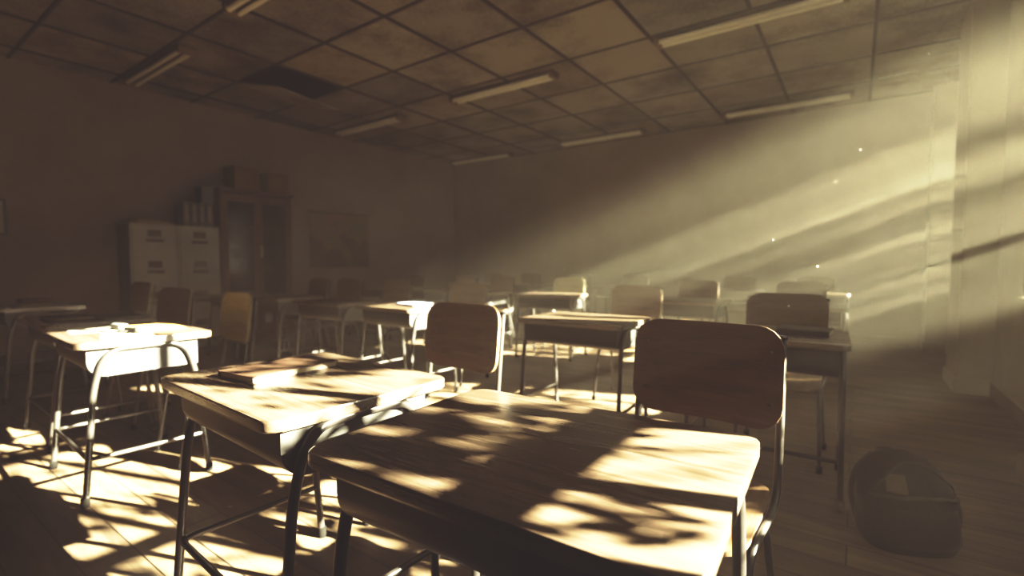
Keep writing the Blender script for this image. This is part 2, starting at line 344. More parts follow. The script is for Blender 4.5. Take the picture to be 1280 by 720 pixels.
# suspended ceiling: bars, tiles, void above; one tile has slipped
GX0, GY0, PX, PY = 0.085, 3.03, 0.913, 0.895
rng = random.Random(5)
HOLE = None
bars = MB(); tiles = MB(); shades = []
xs = sorted([GX0 - PX * k for k in range(-1, 10)]); ys = [GY0 + PY * k for k in range(-7, 8)]
for x in xs:
    if WALL_L < x < WALL_R: bars.box((x, (WALL_F + WALL_B) / 2, CEIL + 0.006), (0.030, WALL_B - WALL_F, 0.016))
for y in ys:
    if WALL_F < y < WALL_B: bars.box(((WALL_L + WALL_R) / 2, y, CEIL + 0.008), (WALL_R - WALL_L, 0.030, 0.012))
struct('trim_6', bars, M['grid_bar'], 'dark grid of bars holding the ceiling tiles', smooth=False)
lay = tiles.bm.loops.layers.color.new('shade')
for i in range(len(xs) - 1):
    for j in range(len(ys) - 1):
        x0, x1, y0, y1 = max(xs[i], WALL_L), min(xs[i + 1], WALL_R), max(ys[j], WALL_F), min(ys[j + 1], WALL_B)
        if x1 - x0 < 0.02 or y1 - y0 < 0.02: continue
        if x0 < -5.8 < x1 and y0 < 3.45 < y1: HOLE = (x0, x1, y0, y1); continue
        before = set(tiles.bm.faces)
        tiles.box(((x0 + x1) / 2, (y0 + y1) / 2, CEIL + 0.022), (x1 - x0 - 0.012, y1 - y0 - 0.012, 0.014))
        g = rng.uniform(0.80, 1.0); t_ = rng.uniform(-.02, .02)
        for f_ in set(tiles.bm.faces) - before:
            for l in f_.loops: l[lay] = (g + t_, g, g - t_, 1)
struct('ceiling', tiles, M['tile'], 'stained square ceiling tiles in a dark grid', smooth=False)
struct('trim_7', MB().box(((WALL_L + WALL_R) / 2, (WALL_F + WALL_B) / 2, CEIL + 0.36), (WALL_R - WALL_L + 0.6, WALL_B - WALL_F + 0.6, 0.1)), M['ceil_void'], 'dark slab above the ceiling tiles', smooth=False)
hx0, hx1, hy0, hy1 = HOLE
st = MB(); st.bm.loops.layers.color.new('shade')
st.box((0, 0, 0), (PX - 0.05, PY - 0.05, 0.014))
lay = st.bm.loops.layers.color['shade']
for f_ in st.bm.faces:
    for l in f_.loops: l[lay] = (2.0, 2.0, 2.0, 1)  # slipped tile's colour brightened so its face looks lit
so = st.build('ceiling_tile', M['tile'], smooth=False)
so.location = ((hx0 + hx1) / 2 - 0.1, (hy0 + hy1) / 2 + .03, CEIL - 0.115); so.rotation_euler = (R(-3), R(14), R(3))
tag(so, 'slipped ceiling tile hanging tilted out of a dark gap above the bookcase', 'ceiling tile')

# fluorescent lamps in three lines
def lamp():
    t = thing('fluorescent_lamp', '', 'ceiling light', (0, 0, 0), 0, 'unlit twin tube lamps in the ceiling grid')
    h = MB(); h.prism([(-.80, -.085), (.80, -.085), (.80, .085), (-.80, .085)], -0.022, 0.0, 0.005); h.build('housing', M['lamp_housing'], t, smooth=False)
    for s in (-1, 1):
        MB().tube([(-.76, s * .045, -.049), (.76, s * .045, -.049)], 0.024, 12).build('lamp_tube', M['lamp_tube'], t)
    for s in (-1, 1):
        MB().box((s * .775, 0, -.05), (0.05, 0.16, 0.055), 0.005).build('end_cap', M['tan_book'], t, smooth=False)
    return t
LAMPS = [(-6.48, 2.24, 'unlit tube lamp nearest the left wall, above the grey cabinets'),
         (-3.72, 2.14, 'unlit tube lamp cut off by the top edge of the photo'),
         (-6.44, 5.10, 'unlit tube lamp by the left wall, above the wall map'),
         (-3.72, 5.00, 'unlit tube lamp over the middle of the room, between two dark grid bars'),
         (-0.90, 4.90, 'unlit long tube lamp at the upper right, in the second lamp line'),
         (-6.50, 8.05, 'unlit tube lamp in the far left corner by the back wall'),
         (-3.72, 7.94, 'unlit tube lamp by the middle of the back wall'),
         (-0.88, 7.82, 'unlit tube lamp by the back wall, faint behind the sunbeams on the right')]
L0 = lamp()
for i, (x, y, lb) in enumerate(LAMPS):
    o = L0 if i == 0 else copy_tree(L0)
    o.location = (x, y, CEIL); o['label'] = lb

# ------------------------------------------------------------------ school desk
def make_desk():
    t = thing('school_desk', '', 'desk', (0, 0, 0), 0, 'wooden topped school desks in rows')
    MB().prism(rrect(0.74, 0.57, 0.035), 0.730, 0.760, 0.007, 3).build('tabletop', M['desk_wood'], t)
    # steel book box, closed towards the front of the class, round along its lower front edge, open to the pupil
    bx = MB(); r = 0.075; z0, z1 = 0.59, 0.731; y0, y1 = -0.235, 0.22; hw = 0.322
    prof = [(y0, z1)] + [(y0 + r - r * math.cos(a * PI / 12), z0 + r - r * math.sin(a * PI / 12)) for a in range(0, 7)] + [(y1, z0 + 0.004)]
    th = 0.006
    inner = []
    for i, (y, z) in enumerate(prof):
        a = prof[max(i - 1, 0)]; c_ = prof[min(i + 1, len(prof) - 1)]
        d = Vector((c_[0] - a[0], c_[1] - a[1])).normalized(); inner.append((y - d.y * th * 1.0, z + d.x * th))
    ring = prof + inner[::-1]; n = len(ring)
    bx._add([(-hw, y, z) for y, z in ring] + [(hw, y, z) for y, z in ring],
            [(i, (i + 1) % n, n + (i + 1) % n, n + i) for i in range(n)] + [(i, i + 1, n - 2 - i, n - 1 - i) for i in range(len(prof) - 1)] + [(2 * n - 1 - i, 2 * n - 2 - i, n + i + 1, n + i) for i in range(len(prof) - 1)])
    for s in (-1, 1):
        k = len(prof); pts = prof + [(y1, z1)]
        x0, x1 = s * hw, s * (hw + th)
        bx._add([(x0, y, z) for y, z in pts] + [(x1, y, z) for y, z in pts], [tuple(range(k + 1)), tuple(range(k + 1, 2 * k + 2))] + [(i, (i + 1) % (k + 1), k + 1 + (i + 1) % (k + 1), k + 1 + i) for i in range(k + 1)])
    bx.build('book_box', M['box_steel'], t)
    # a bent tube on each side makes two legs
    for s in (-1, 1):
        X0, X1 = s * 0.3425, s * 0.346
        ty = 0.718
        f = MB().tube([(X1, -0.262, 0.02), (X0, -0.215, 0.56), (X0, -0.165, ty), (X0, 0.155, ty), (X0, 0.205, 0.56), (X1, 0.252, 0.02)], 0.0135, 12, 0.13)
        fo = f.build('leg_frame', M['tube'], t)
        for y in (-0.2632, 0.2535):
            MB().lathe([(0.0165, 0), (0.018, 0.012), (0.0175, 0.04), (0.0145, 0.045)], (X1, y, 0), 12).build('foot', M['rubber'], fo)
    zb = 0.215; yf, yr = -0.246, 0.236
    MB().tube([(-0.345, yr, zb), (-0.345, yf, zb), (0.345, yf, zb), (0.345, yr, zb)], 0.0105, 10, 0.045).build('stretcher', M['tube'], t)
    return t
def make_chair():
    t = thing('school_chair', '', 'chair', (0, 0, 0), 0, 'tube framed plywood school chairs')
    # backrest in front of the back tubes
    def bf(x, y):
        return (x, 0.175 + 0.20 * (y + .14) * 0.55 - 0.030 * (1 - (x / .21) ** 2) * -1 - 0.026, 0.788 + y)
    back = MB().panel(0.445, 0.300, 0.075, 0.013, bf, (0, -1, 0.1), 14, 5).build('backrest', M['ply'], t)
    for x in (-0.185, 0.185):
        for z in (-0.075, 0.075):
            p = bf(x, z); MB().lathe([(0.006, 0), (0.006, 0.003), (0.003, 0.0045)], (p[0], p[1] - 0.006, p[2]), 8, (0, -1, 0.1)).build('rivet', M['rivet'], back)
    def sf(x, y):
        u = y / 0.2
        z = 0.452 - 0.012 * (1 - (x / .2) ** 2) + (0.018 * u * u if u > 0 else -0.022 * max(0, -u - 0.35) ** 2 * 2)
        return (x, y, z)
    MB().panel(0.40, 0.39, 0.07, 0.013, sf, (0, 0, 1), 12, 12).build('seat', M['seat_ply'], t)
    for s in (-1, 1):
        X = s * 0.2135
        a = MB().tube([(X * 0.985, 0.207, 0.905), (X, 0.172, 0.62), (X, 0.150, 0.435), (X * .93, -0.145, 0.425), (s * 0.212, -0.205, 0.02)], 0.0115, 12, 0.085)
        fo = a.build('side_tube', M['chair_tube'], t)
        MB().lathe([(0.014, 0), (0.0155, 0.01), (0.015, 0.032), (0.0125, 0.036)], (s * 0.2125, -0.2065, 0), 12).build('foot', M['rubber'], fo)
        MB().lathe([(0.0125, 0), (0.0125, 0.008), (0.008, 0.012)], (X * 0.985, 0.2065, 0.900), 10).build('end_cap', M['rubber'], fo)
        b_ = MB().tube([(X * .90, -0.09, 0.412), (X * .90, 0.10, 0.412), (s * 0.212, 0.205, 0.02)], 0.0115, 12, 0.09)
        fo = b_.build('rear_leg', M['chair_tube'], t)
        MB().lathe([(0.014, 0), (0.0155, 0.01), (0.015, 0.032), (0.0125, 0.036)], (s * 0.2125, 0.2065, 0), 12).build('foot', M['rubber'], fo)
    for y in (-0.08, 0.09):
        MB().box((0, y, 0.428), (0.40, 0.026, 0.010), 0.003).build('seat_rail', M['chair_tube'], t, smooth=False)
    return t

ROWS = {1: 'front', 2: 'second', 3: 'third', 4: 'last'}
# row, place counted from the window side, x, y, turn, label
DESKS = [
 (1, 1, -0.510, 0.815, 2.0, 'nearest wooden school desk, large in the foreground with leaf shadows on its dark top'),
 (1, 2, -1.430, 0.865, -3.0, 'school desk left of the nearest one, with a brown book lying on it'),
 (1, 3, -3.200, 0.925, -2.5, 'sunlit school desk at the left, with papers and a yellow folder on it'),
 (1, 4, -4.210, 1.000, -1.0, 'school desk at the left holding a black notebook and a blue folder, in shade'),
 (1, 5, -5.920, 1.050, 0.5, 'desk cut by the left edge of the photo, with old books on it'),
 (2, 1, -0.385, 2.870, 2.0, 'shaded school desk right behind the nearest chair, beside the aisle'),
 (2, 2, -1.480, 2.930, 1.0, 'school desk in the centre, its curved dark book box facing us and its ends sunlit'),
 (2, 3, -3.200, 2.930, -4.0, 'brightly sunlit desk left of centre with a pale blue book on it'),
 (2, 4, -4.170, 2.920, 1.0, 'dim desk directly left of the desk with the pale blue book'),
 (2, 5, -5.230, 2.950, -1.0, 'dim desk in front of the bookcase, right one of its pair'),
 (2, 6, -6.100, 2.930, 1.0, 'dim desk behind the yellowish chair, left one of its pair'),
 (3, 1, -0.420, 5.000, 1.0, 'hazy desk in the third row, nearest the aisle, hidden partly by a dark chair back'),
 (3, 2, -1.400, 5.050, -2.0, 'hazy desk in the third row, second from the aisle'),
 (3, 3, -3.000, 5.060, 7.0, 'desk with a bright sunlit edge behind the central desk, third row'),
 (3, 4, -4.080, 5.000, -2.0, 'hazy desk in the third row, just left of the one with the bright edge'),
 (3, 5, -5.250, 5.050, 2.0, 'dim far desk in the third row below the right side of the wall map'),
 (3, 6, -6.150, 5.000, -1.0, 'dim far desk in the third row, furthest left'),
 (4, 1, -0.420, 7.250, -1.0, 'faint desk in the last row, nearest the aisle, with a lit rim'),
 (4, 2, -1.400, 7.300, 1.0, 'faint desk in the last row, second from the aisle'),
 (4, 3, -3.050, 7.330, 2.0, 'faint desk in the last row, third from the aisle'),
 (4, 4, -4.080, 7.200, -2.0, 'faint desk in the last row, fourth from the aisle'),
 (4, 5, -5.250, 7.200, 1.0, 'faint desk in the last row, second from the left wall'),
 (4, 6, -6.150, 7.250, 0.0, 'faint desk in the last row, nearest the left wall corner'),
]
CHAIRS = [
 (-0.385, 1.400, -2.0, 'nearest plywood chair, large dark backrest behind the foreground desk'),
 (-1.470, 1.500, -2.0, 'plywood chair behind the desk with the brown book, dark rounded backrest'),
 (-3.165, 1.300, -5.0, 'yellowish plywood chair turned side-on behind the papers desk'),
 (-4.190, 1.345, 6.0, 'brown plywood chair behind the desk with the blue folder'),
 (-5.880, 1.660, 3.0, 'dim plywood chair in front of the grey filing cabinets'),
 (-0.345, 3.240, 0.0, 'dark chair behind the shaded aisle desk, its seat and right edge sunlit'),
 (-1.530, 3.830, 1.0, 'chair standing back from the central desk, hazy rounded backrest'),
 (-3.150, 3.520, 2.0, 'chair behind the desk with the pale blue book, bright strip on its right edge'),
 (-4.200, 3.520, -2.0, 'dim chair behind the desk left of the pale blue book'),
 (-5.130, 3.580, 3.0, 'dim chair below the right half of the wall map'),
 (-5.760, 3.560, -2.0, 'dim chair below the left half of the wall map'),
 (-0.450, 5.580, 1.0, 'hazy chair in the third row, nearest the aisle'),
 (-1.480, 5.600, -3.0, 'hazy chair in the third row, second from the aisle'),
 (-3.140, 5.620, 6.0, 'chair behind the bright edged third row desk, with a bright strip on its right edge'),
 (-4.280, 5.600, -3.0, 'hazy chair in the third row, just left of the bright edged desk'),
 (-4.980, 5.620, 4.0, 'faint chair in the third row, fifth from the aisle'),
 (-6.150, 5.600, 0.0, 'faint chair in the third row, furthest left'),
 (-0.450, 7.800, 2.0, 'faint chair in the last row, nearest the aisle'),
 (-1.450, 7.830, -1.0, 'faint chair in the last row, second from the aisle'),
 (-3.100, 7.880, 2.0, 'faint chair in the last row, third from the aisle'),
 (-4.100, 7.780, 1.0, 'faint chair in the last row, fourth from the aisle'),
 (-5.200, 7.780, -2.0, 'faint chair in the last row, second from the left wall'),
 (-6.150, 7.820, 1.0, 'faint chair in the last row, nearest the left wall corner'),
]
D0 = make_desk(); DESK = {}
for i, (r_, c_, x, y, a, lb) in enumerate(DESKS):
    o = D0 if i == 0 else copy_tree(D0)
    o.location = (x, y, 0); o.rotation_euler = (0, 0, R(a)); o['label'] = lb; DESK[(r_, c_)] = (x, y, a)
C0 = make_chair()
for i, (x, y, a, lb) in enumerate(CHAIRS):
    o = C0 if i == 0 else copy_tree(C0)
    o.location = (x, y, 0); o.rotation_euler = (0, 0, R(a)); o['label'] = lb
    if i in (2, 4, 9, 13):
        for ch in o.children:
            if ch.name.startswith('backrest'):
                ch.material_slots[0].link = 'OBJECT'; ch.material_slots[0].material = M['ply_lit']

# ------------------------------------------------------------------ things on the desks
TOP = 0.7605
def book(name, label, loc, size, rz, cover, cat='book', group=None):
    w_, d_, h_ = size; t = thing(name, label, cat, loc, R(rz), group)
    c_ = MB(); b0 = 0.0035
    c_.box((0, 0, b0 / 2), (w_, d_, b0), 0.0012); c_.box((0, 0, h_ - b0 / 2), (w_, d_, b0), 0.0012); c_.box((-w_ / 2 + b0 / 2, 0, h_ / 2), (b0, d_, h_), 0.0012)
    c_.build('cover', cover, t, smooth=False)
    MB().box((0.0005, 0, h_ / 2), (w_ - 0.012, d_ - 0.010, h_ - 2 * b0 - .0006)).build('page_block', M['pages'], t, smooth=False)
    return t
def sheet(name, label, loc, w_, d_, rz, m_, cat, curl=0.006, group=None):
    s = MB(); nx = 8; g = []
    for i in range(nx + 1):
        rowv = []
        for j in range(nx + 1):
            u, v_ = i / nx - .5, j / nx - .5
            rowv.append(s.bm.verts.new((u * w_, v_ * d_, 0.0008 + curl * max(0, u + v_ - .25) ** 2 * 2)))
        g.append(rowv)
    for i in range(nx):
        for j in range(nx): s.bm.faces.new((g[i][j], g[i + 1][j], g[i + 1][j + 1], g[i][j + 1]))
    o = s.build(name, m_, loc=loc, rz=R(rz)); return tag(o, label, cat, group)
def on(rc, u, v_, z=TOP):
    x, y, a = DESK[rc]; a = R(a)
    return (x + u * math.cos(a) - v_ * math.sin(a), y + u * math.sin(a) + v_ * math.cos(a), z)
book('hardback_book', 'thin brown hardback book lying closed on the second desk', on((1, 2), -0.13, -0.005), (0.19, 0.31, 0.022), 4, M['brown_book'])
sheet('paper_sheet', 'white paper sheet at the front of the sunlit left desk', on((1, 3), -0.19, -0.10), 0.21, 0.297, 82, M['paper'], 'paper', group=None)
sheet('loose_paper', 'white paper sheet at the right end of the sunlit left desk', on((1, 3), 0.17, -0.04), 0.21, 0.297, 75, M['paper'], 'paper')
t = thing('yellow_folder', 'yellow paper folder on the sunlit left desk', 'folder', on((1, 3), -0.03, 0.13), R(86))
MB().box((0, 0, 0.0012), (0.22, 0.31, 0.0016)).build('back_flap', M['yellow_paper'], t, smooth=False)
MB().box((0.004, 0, 0.0042), (0.205, 0.30, 0.0030)).build('page_block', M['paper'], t, smooth=False)
MB().box((0, 0, 0.0068), (0.22, 0.31, 0.0016)).build('front_flap', M['yellow_paper'], t, smooth=False)
t = thing('pencil_case', 'small dark pencil case on the sunlit left desk', 'pencil case', on((1, 3), -0.10, -0.01, TOP), R(5))
MB().box((0, 0, 0.017), (0.115, 0.045, 0.032), 0.012, seg=3).build('case_body', M['grey_case'], t)
MB().tube([(-0.05, 0, 0.0335), (0.05, 0, 0.0335)], 0.002, 6).build('zip', M['dark_metal'], t)
t = thing('tin_box', 'flat grey green tin at the right of the sunlit left desk', 'tin', on((1, 3), 0.06, 0.02, TOP + .0075), R(8))
book('notebook', 'thick black notebook on the shaded left desk', on((1, 4), 0.02, -0.10), (0.30, 0.20, 0.022), 2, M['black'])
book('blue_folder', 'blue folder behind the black notebook on the shaded left desk', on((1, 4), 0.13, 0.14), (0.34, 0.22, 0.016), -3, M['blue_book'], 'folder')
sheet('paper_page', 'pale paper sheet at the left end of the shaded left desk', on((1, 4), -0.245, -0.10), 0.21, 0.28, 5, M['paper'], 'paper')
MB().box((0, 0, 0.006), (0.12, 0.05, 0.012), 0.003).build('tin_body', M['grey_case'], t, smooth=False); MB().box((0, 0, 0.0135), (0.124, 0.054, 0.005), 0.002).build('lid', M['green_book'], t, smooth=False)
book('tan_book', 'tan closed book on the desk at the left photo edge', on((1, 5), 0.10, -0.02), (0.22, 0.30, 0.028), 84, M['tan_book'])
book('red_book', 'faded red book at the left photo edge', on((1, 5), -0.24, 0.05), (0.2, 0.28, 0.04), 88, M['red_book'])
book('blue_cover_book', 'pale blue book lying open to the sun on the bright desk left of centre', on((2, 3), 0.02, 0.06), (0.20, 0.27, 0.016), 80, M['pale_blue'])
book('dark_book', 'dark book on the shaded aisle desk', on((2, 1), 0.18, 0.02), (0.17, 0.235, 0.03), 84, M['black'])
sheet('paper_leaf', 'white paper on the left end of the shaded aisle desk', on((2, 1), -0.16, 0.08), 0.21, 0.297, 88, M['paper'], 'paper')

# ------------------------------------------------------------------ left wall: filing cabinets, bookcase, map
def make_filing():
    t = thing('filing_cabinet', '', 'filing cabinet', (0, 0, 0), 0, 'grey four drawer filing cabinets')
    w_, d_, h_ = 0.505, 0.44, 1.62
    MB().box((-d_ / 2 - .006, 0, h_ / 2), (d_ - .012, w_, h_), 0.006).build('cabinet_body', M['cab_shaded'], t, smooth=False)
    MB().box((-0.006, 0, h_ / 2), (0.012, w_, h_), 0.003).build('front_frame', M['cab_grey'], t, smooth=False)
    for k in range(4):
        z = 0.06 + 0.385 * k + 0.195
        dr = MB().box((0.009, 0, z), (0.02, w_ - 0.05, 0.37), 0.005).build('drawer', M['cab_grey'], t, smooth=False)
        hnd = MB(); hnd.box((0.026, 0, z - 0.005), (0.024, 0.19, 0.045), 0.010); hnd.build('handle', M['dark_metal'], dr)
        lh = MB(); lh.box((0.0215, 0, z + 0.09), (0.006, 0.15, 0.085), 0.002); lh.build('label_holder', M['dark_metal'], dr, smooth=False)
        MB().box((0.0255, 0, z + 0.09), (0.002, 0.12, 0.055)).build('card', M['card_white'], dr, smooth=False)
    return t
FX = -7.16
F0 = make_filing(); F0.location = (FX, 2.38, 0); F0['label'] = 'left one of two grey four drawer filing cabinets'
F1 = copy_tree(F0); F1.location = (FX, 2.89, 0); F1['label'] = 'right one of two grey filing cabinets, beside the bookcase'
book('flat_book', 'dark book lying flat on the left filing cabinet', (FX - 0.12, 2.38, 1.6205), (0.2, 0.34, 0.055), 2, M['brown_book'])
for k in range(4):
    b_ = thing('ring_binder', ['first', 'second', 'third', 'last'][k] + ' from the left of four pale-spined binders on the right filing cabinet', 'binder', (FX - 0.03, 2.765 + 0.093 * k, 1.6205), 0, 'binders on the filing cabinet')
    c_ = MB(); c_.box((-0.14, -0.036, 0.155), (0.28, 0.004, 0.31), 0.001); c_.box((-0.14, 0.036, 0.155), (0.28, 0.004, 0.31), 0.001); c_.box((-0.002, 0, 0.155), (0.004, 0.076, 0.31), 0.001)
    c_.build('cover', M['black'], b_, smooth=False)
    MB().box((-0.14, 0, 0.15), (0.26, 0.062, 0.285)).build('page_block', M['pages'], b_, smooth=False)
    MB().box((0.0008, 0, 0.17), (0.0025, 0.034, 0.22)).build('spine_label', M['spine_label'], b_, smooth=False)
t = thing('black_box', 'black box standing on top of the binders against the bookcase', 'box', (FX - 0.13, 3.02, 1.9315), 0)
MB().box((0, 0, 0.10), (0.22, 0.15, 0.20), 0.006).build('box_body', M['black'], t, smooth=False); MB().box((0, 0, 0.215), (0.226, 0.156, 0.035), 0.006).build('lid', M['black'], t, smooth=False)

BY0, BY1, BZ = 3.175, 4.205, 2.19
BX = FX - 0.01; BD = 0.43
t = thing('bookcase', 'tall brown bookcase with two glazed doors against the left wall', 'bookcase', (BX, (BY0 + BY1) / 2, 0))
hw = (BY1 - BY0) / 2
for s in (-1, 1): MB().box((-BD / 2, s * (hw - 0.015), BZ / 2), (BD, 0.03, BZ - .06), 0.003).build('side_panel', M['case_wood'], t, smooth=False)
MB().box((-BD + 0.008, 0, BZ / 2), (0.016, 2 * hw - 0.06, BZ - .08)).build('back_panel', M['dark_metal'], t, smooth=False)  # shade of the unlit case interior put into a dark colour
MB().box((-BD / 2 + 0.012, 0, BZ - 0.03), (BD + 0.05, 2 * hw + 0.04, 0.06), 0.012).build('cornice', M['case_wood'], t, smooth=False)
MB().box((-BD / 2, 0, 0.06), (BD - 0.01, 2 * hw - 0.06, 0.12)).build('plinth', M['case_wood'], t, smooth=False)
for z in (0.55, 0.97, 1.33, 1.68): MB().box((-BD / 2 - .01, 0, z), (BD - 0.06, 2 * hw - 0.064, 0.022)).build('shelf', M['case_wood'], t, smooth=False)
for s in (-1, 1):
    y0, y1 = (-hw + 0.032, -0.003) if s < 0 else (0.003, hw - 0.032)
    z0, z1 = 0.13, 2.10; st_ = 0.062
    d_ = MB()
    d_.box((-0.011, y0 + st_ / 2, (z0 + z1) / 2), (0.024, st_, z1 - z0), 0.003); d_.box((-0.011, y1 - st_ / 2, (z0 + z1) / 2), (0.024, st_, z1 - z0), 0.003)
    d_.box((-0.011, (y0 + y1) / 2, z1 - 0.05), (0.023, y1 - y0 - 2 * st_ + .004, 0.10), 0.003); d_.box((-0.011, (y0 + y1) / 2, z0 + 0.06), (0.023, y1 - y0 - 2 * st_ + .004, 0.12), 0.003)
    do = d_.build('door', M['case_wood'], t, smooth=False)
    MB().box((-0.013, (y0 + y1) / 2, (z0 + z1) / 2), (0.004, y1 - y0 - 2 * st_ + .01, z1 - z0 - 0.2)).build('glass_pane', M['case_glass'], do, smooth=False)
    if s > 0: MB().tube([(0.001, 0.03, 1.22), (0.03, 0.03, 1.24), (0.03, 0.03, 1.36), (0.001, 0.03, 1.38)], 0.010, 8, 0.02).build('handle', M['brass'], do)
bc = (BY0 + BY1) / 2
cols = [M['brown_book'], M['red_book'], M['green_book'], M['tan_book'], M['black'], M['blue_book']]
y = BY0 + 0.11; k = 0; rng = random.Random(8)
ordn = ['first', 'second', 'third', 'fourth', 'fifth', 'sixth', 'seventh', 'eighth']
while k < 7:
    th = rng.uniform(0.032, 0.05); h_ = rng.uniform(0.2, 0.25)
    b_ = thing('shelf_book', ordn[k] + ' from the left of the upright books behind the left glass door of the bookcase', 'book', (BX - 0.09, y + th / 2, 0.9815), 0, 'upright books in the glazed bookcase')
    c_ = MB(); c_.box((-0.08, -th / 2 + .0015, h_ / 2), (0.16, 0.003, h_)); c_.box((-0.08, th / 2 - .0015, h_ / 2), (0.16, 0.003, h_)); c_.box((-0.0015, 0, h_ / 2), (0.003, th, h_))
    c_.build('cover', cols[k % 6], b_, smooth=False)
    MB().box((-0.08, 0, h_ / 2), (0.15, th - 0.007, h_ - 0.01)).build('page_block', M['pages'], b_, smooth=False)
    y += th + 0.006; k += 1
t = thing('storage_box', 'small brown box behind the right glass door of the bookcase', 'box', (BX - 0.2, bc + 0.24, 0.9815))
MB().box((0, 0, 0.075), (0.22, 0.26, 0.15), 0.004).build('box_body', M['cardboard'], t, smooth=False); MB().box((0, 0, 0.16), (0.23, 0.27, 0.03), 0.004).build('lid', M['brown_book'], t, smooth=False)
# jar on the shelf
t = thing('globe', 'dark reddish globe on a stand behind the left glass door', 'globe', (BX - 0.2, bc - 0.22, 1.3415))
MB().lathe([(0.06, 0), (0.06, 0.012), (0.012, 0.02), (0.01, 0.06)], (0, 0, 0), 16).build('stand', M['dark_metal'], t)
MB().lathe([(max(0.002, 0.085 * math.sin(a * PI / 14)), 0.14 - 0.085 * math.cos(a * PI / 14)) for a in range(15)], (0, 0, 0), 20).build('sphere', M['red_book'], t)

for nm, lb, yy, zz in (('cardboard_box', 'left cardboard box on top of the bookcase', 3.52, 0), ('cardboard_box', 'right cardboard box on top of the bookcase', 4.01, 1)):
    t = thing(nm, lb, 'box', (BX - 0.13, yy, BZ + 0.0005), R(-2 if zz else 2), 'cardboard boxes on the bookcase')
    MB().box((0, 0, 0.155), (0.32, 0.33 if not zz else 0.30, 0.31 if not zz else 0.29), 0.004).build('carton', M['cardboard'], t, smooth=False)
    MB().box((0, 0, 0.3105 if not zz else 0.3005), (0.322, 0.05, 0.002)).build('tape', M['tape'], t, smooth=False)

t = thing('wall_map', 'faded olive and brown map hanging on the left wall', 'map', (WALL_L + 0.012, 5.39, 1.55))
MB().box((0, 0, 0), (0.005, 1.22, 0.93)).build('map_sheet', M['map'], t, smooth=False)
for z in (-0.475, 0.475): MB().tube([(0.004, -0.63, z), (0.004, 0.63, z)], 0.013, 10).build('rod', M['case_wood'], t)
t = thing('framed_picture', 'edge of a framed picture on the left wall, cut by the photo edge', 'picture', (WALL_L + 0.013, 0.875, 1.63))
f_ = MB(); f_.box((0, 0, 0.185), (0.024, 0.58, 0.025), 0.003); f_.box((0, 0, -0.185), (0.024, 0.58, 0.025), 0.003); f_.box((0, -0.28, 0), (0.024, 0.025, 0.345), 0.003); f_.box((0, 0.28, 0), (0.024, 0.025, 0.345), 0.003)
f_.build('frame', M['black'], t, smooth=False); MB().box((-0.004, 0, 0), (0.004, 0.535, 0.345)).build('print', M['paper'], t, smooth=False)

